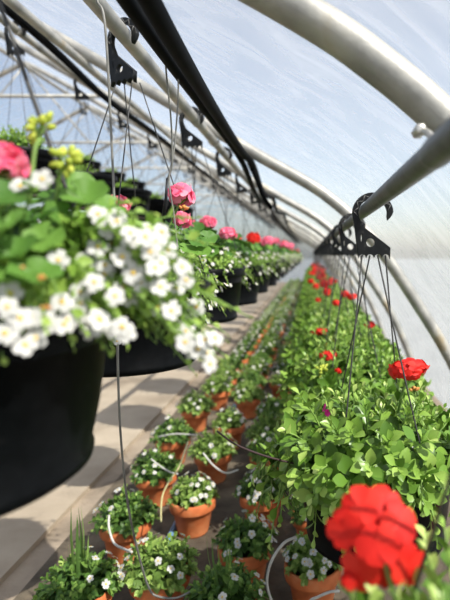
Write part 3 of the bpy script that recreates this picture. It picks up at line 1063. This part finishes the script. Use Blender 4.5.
near_pots = [
    (80, 588, 0, 0, 'terracotta pot at bottom left beside the path with two tall grassy blades'),
    (160, 570, 3, None, 'terracotta pot at the bottom with a grey tube dangling over its rim'),
    (313, 562, 1, None, 'terracotta pot at bottom beside the big red bloom, white tube looping left of it'),
    (126, 519, 0, None, 'terracotta pot with dark leaves and a white tube at its left, by the path'),
    (245, 543, 2, None, 'terracotta pot half hidden by dark leaves, left of the pot below the red bloom'),
    (226, 601, 0, 1, 'grassy-leaved plant in terracotta pot at the bottom centre edge'),
    (193, 497, 1, None, 'sunlit terracotta pot heaped with white flowers at centre of the pot rows'),
    (156, 472, 0, None, 'terracotta pot of dark low leaves behind the white-tubed pot by the path'),
    (213, 452, 3, None, 'terracotta pot just behind the sunlit white-flowered one, tube across its rim'),
    (262, 492, 2, 1, 'terracotta pot in shade with upright grassy blades near the leafy right baskets'),
    (173, 437, 0, None, 'terracotta pot of dark leaves at path edge with a tube lying across'),
    (196, 408, 3, None, 'bright orange terracotta pot at the path edge below trailing white flowers'),
    (229, 424, 1, None, 'terracotta pot of pale leaves right of the bright orange pot'),
    (268, 452, 2, None, 'terracotta pot partly hidden behind grassy blades, near the dark twig tip'),
    (315, 510, 2, None, 'terracotta pot in shade under the leafy right basket'),
]
taken = []
for px, py, v, sp, lab in near_pots:
    x, y = rimxy(px, py)
    taken.append((x, y))
    tpot(x, y, v, lab, None, True, sp)
cols = [(-.63, 'path-edge'), (-.41, 'second'), (-.20, 'third'), (.02, 'fourth')]
for ci, (cx, cn) in enumerate(cols):
    y = 1.45 + (.18 if ci % 2 else 0)
    idx = 0
    ymax = 17.5 if ci < 3 else 4.5
    y += (1.25, 1.25, .75, .65)[ci]
    while y < ymax:
        x = cx + R.uniform(-.015, .015); yy = y + R.uniform(-.02, .02)
        y += .35
        if min((x - a) ** 2 + (yy - b) ** 2 for a, b in taken) < .20 ** 2:
            continue
        taken.append((x, yy))
        idx += 1
        near = yy < 6
        if yy < 4.6:
            lab = 'terracotta pot of white flowers in the %s column, %s one behind the front group' % (cn, ORD[min(idx - 1, 11)])
            g = None
        else:
            lab = 'tiny blurred terracotta pot of flowers far back in the %s column of pots' % cn
            g = 'far pots of the %s column' % cn
        tpot(x, yy, R.choice([1, 1, 2, 3, 3, 0]), lab, g, near, R.choice([None, None, None, None, 0]) if ci else None)


# ------------------------------------------------------------------ thin drip tubes
def drip(pts, r, lab, mat):
    return hose(pts, r, lab, mat, 'drip_tube', 8, 6, 'tube')


drip([P(93, -30, 1.0), P(97, 0, 1.0), P(105, 25, 1.0), P(112, 150, 1.01), P(117, 280, 1.02), P(118, 372, 1.02), P(121, 440, 1.06), P(128, 505, 1.14), P(140, 560, 1.24), P(150, 590, 1.30), P(160, 597, 1.30), P(176, 598, 1.30), P(190, 592, 1.31)], .0026,
     'long thin tube hanging from the roof past the second basket to a bottom pot', M['tube_grey'])
drip([P(165, 40, 1.05), P(166, 70, 1.10), P(171, 120, 1.15), P(172, 165, 1.18), P(167, 182, 1.19), P(163, 225, 1.2), P(161, 250, 1.24)], .002, 'thin grey tube from the black hose to the pink geranium basket, left one of two', M['tube_grey'])
drip([P(178, 64, 1.15), P(178, 100, 1.17), P(174, 150, 1.18), P(169, 180, 1.18), P(174, 215, 1.18), P(178, 252, 1.18)], .002, 'thin grey tube from the black hose to the pink geranium basket, right one of two', M['tube_grey'])
m_ = MB()
m_.tube([P(167, 178, 1.17), P(166, 200, 1.17), P(162, 228, 1.19)], [.0022, .004, .0045], 8)
tag(obj('dripper_stake', m_.mesh('dripper_stake', M['hook'])), 'black dripper stake standing left of the pink geranium', 'stake')
drip([P(161, 522, 1.62), P(161, 508, 1.63), P(163, 494, 1.65), P(170, 480, 1.68), P(179, 467, 1.75), P(188, 442, 1.9)], .0032, 'yellowish tube curving up left of the sunlit white-flowered pot', M['tube_yellow'])
drip([P(203, 453, 1.95), P(214, 466, 1.93), P(226, 473, 1.92), P(238, 470, 1.98)], .0034, 'white tube dipping across the rim of the second-column pot', M['tube'])
drip([P(296, 537, 1.36), P(284, 543, 1.34), P(272, 560, 1.33), P(267, 580, 1.34), P(270, 597, 1.34), P(278, 612, 1.34)], .0036, 'white tube arching down the left side of the pot by the red bloom', M['tube'])
drip([P(109, 515, 1.54), P(109, 528, 1.52), P(114, 543, 1.5), P(124, 549, 1.46), P(132, 552, 1.42)], .0034, 'white tube linking the dark-leaved path pot to the bottom pot', M['tube'])
drip([P(151, 459, 1.93), P(160, 466, 1.92), P(170, 472, 1.9), P(178, 474, 1.9)], .0030, 'short white tube over the rim of the dark-leaved pot behind', M['tube'])
drip([P(292, 664, 1.27), P(298, 635, 1.27), P(308, 604, 1.28), P(318, 597, 1.27), P(330, 592, 1.27), P(339, 591, 1.29)], .0034, 'short white tube at bottom edge below the pot by the red bloom', M['tube'])
drip([P(158, 437, 2.25), P(175, 434, 2.22), P(197, 435, 2.22)], .0034, 'pale tube lying level across the dark-leaved path-edge pot', M['tube'])
drip([P(278, 385, 2.6), P(290, 386, 2.55), P(300, 384, 2.6)], .0034, 'pale tube lying near the small orange pot left of the leafy baskets', M['tube'])
hose([(-.515, .5, .016), (-.515, 2.5, .016), (-.52, 6, .016), (-.51, 12, .016), (-.515, 18.5, .016)], .011, 'blue water pipe on the ground between the first two columns of pots', M['blue'], 'water_pipe', cat='pipe')

# ------------------------------------------------------------------ light and camera
sun_dir = Vector((.58, -.42, .80)).normalized()          # towards the sun
sd = bpy.data.lights.new('sun', 'SUN'); sd.energy = 8.6; sd.angle = math.radians(.6); sd.color = (1, .95, .86)
so = bpy.data.objects.new('sun', sd); COL.objects.link(so)
so.rotation_euler = sun_dir.to_track_quat('Z', 'Y').to_euler()
so.location = (4, -4, 8)
w = bpy.data.worlds.new('world'); scene.world = w
w.use_nodes = True
nt = w.node_tree; nt.nodes.clear()
o = nt.nodes.new('ShaderNodeOutputWorld'); bg = nt.nodes.new('ShaderNodeBackground')
sky = nt.nodes.new('ShaderNodeTexSky'); sky.sky_type = 'NISHITA'; sky.sun_disc = False
sky.sun_elevation = math.asin(sun_dir.z)
sky.sun_rotation = math.atan2(sun_dir.x, sun_dir.y)
sky.air_density = 1.0; sky.dust_density = 2.2; sky.ozone_density = 1.2
bg.inputs['Strength'].default_value = .16
nt.links.new(sky.outputs[0], bg.inputs[0]); nt.links.new(bg.outputs[0], o.inputs[0])

cd = bpy.data.cameras.new('camera'); co = bpy.data.objects.new('camera', cd); COL.objects.link(co)
co.location = (0, 0, CAMZ); co.rotation_euler = (PI / 2, 0, 0)
cd.sensor_fit = 'AUTO'; cd.sensor_width = 36; cd.lens = 36 * F / 600
cd.shift_x = -(CX - 225) / 600; cd.shift_y = -(300 - CY) / 600
cd.clip_start = .02; cd.clip_end = 400
cd.dof.use_dof = True; cd.dof.focus_distance = 1.06; cd.dof.aperture_fstop = cd.lens / 9.8
scene.camera = co
vs = scene.view_settings
vs.view_transform = 'Standard'; vs.look = 'None'; vs.gamma = 1; vs.exposure = 0.0; vs.use_curve_mapping = False
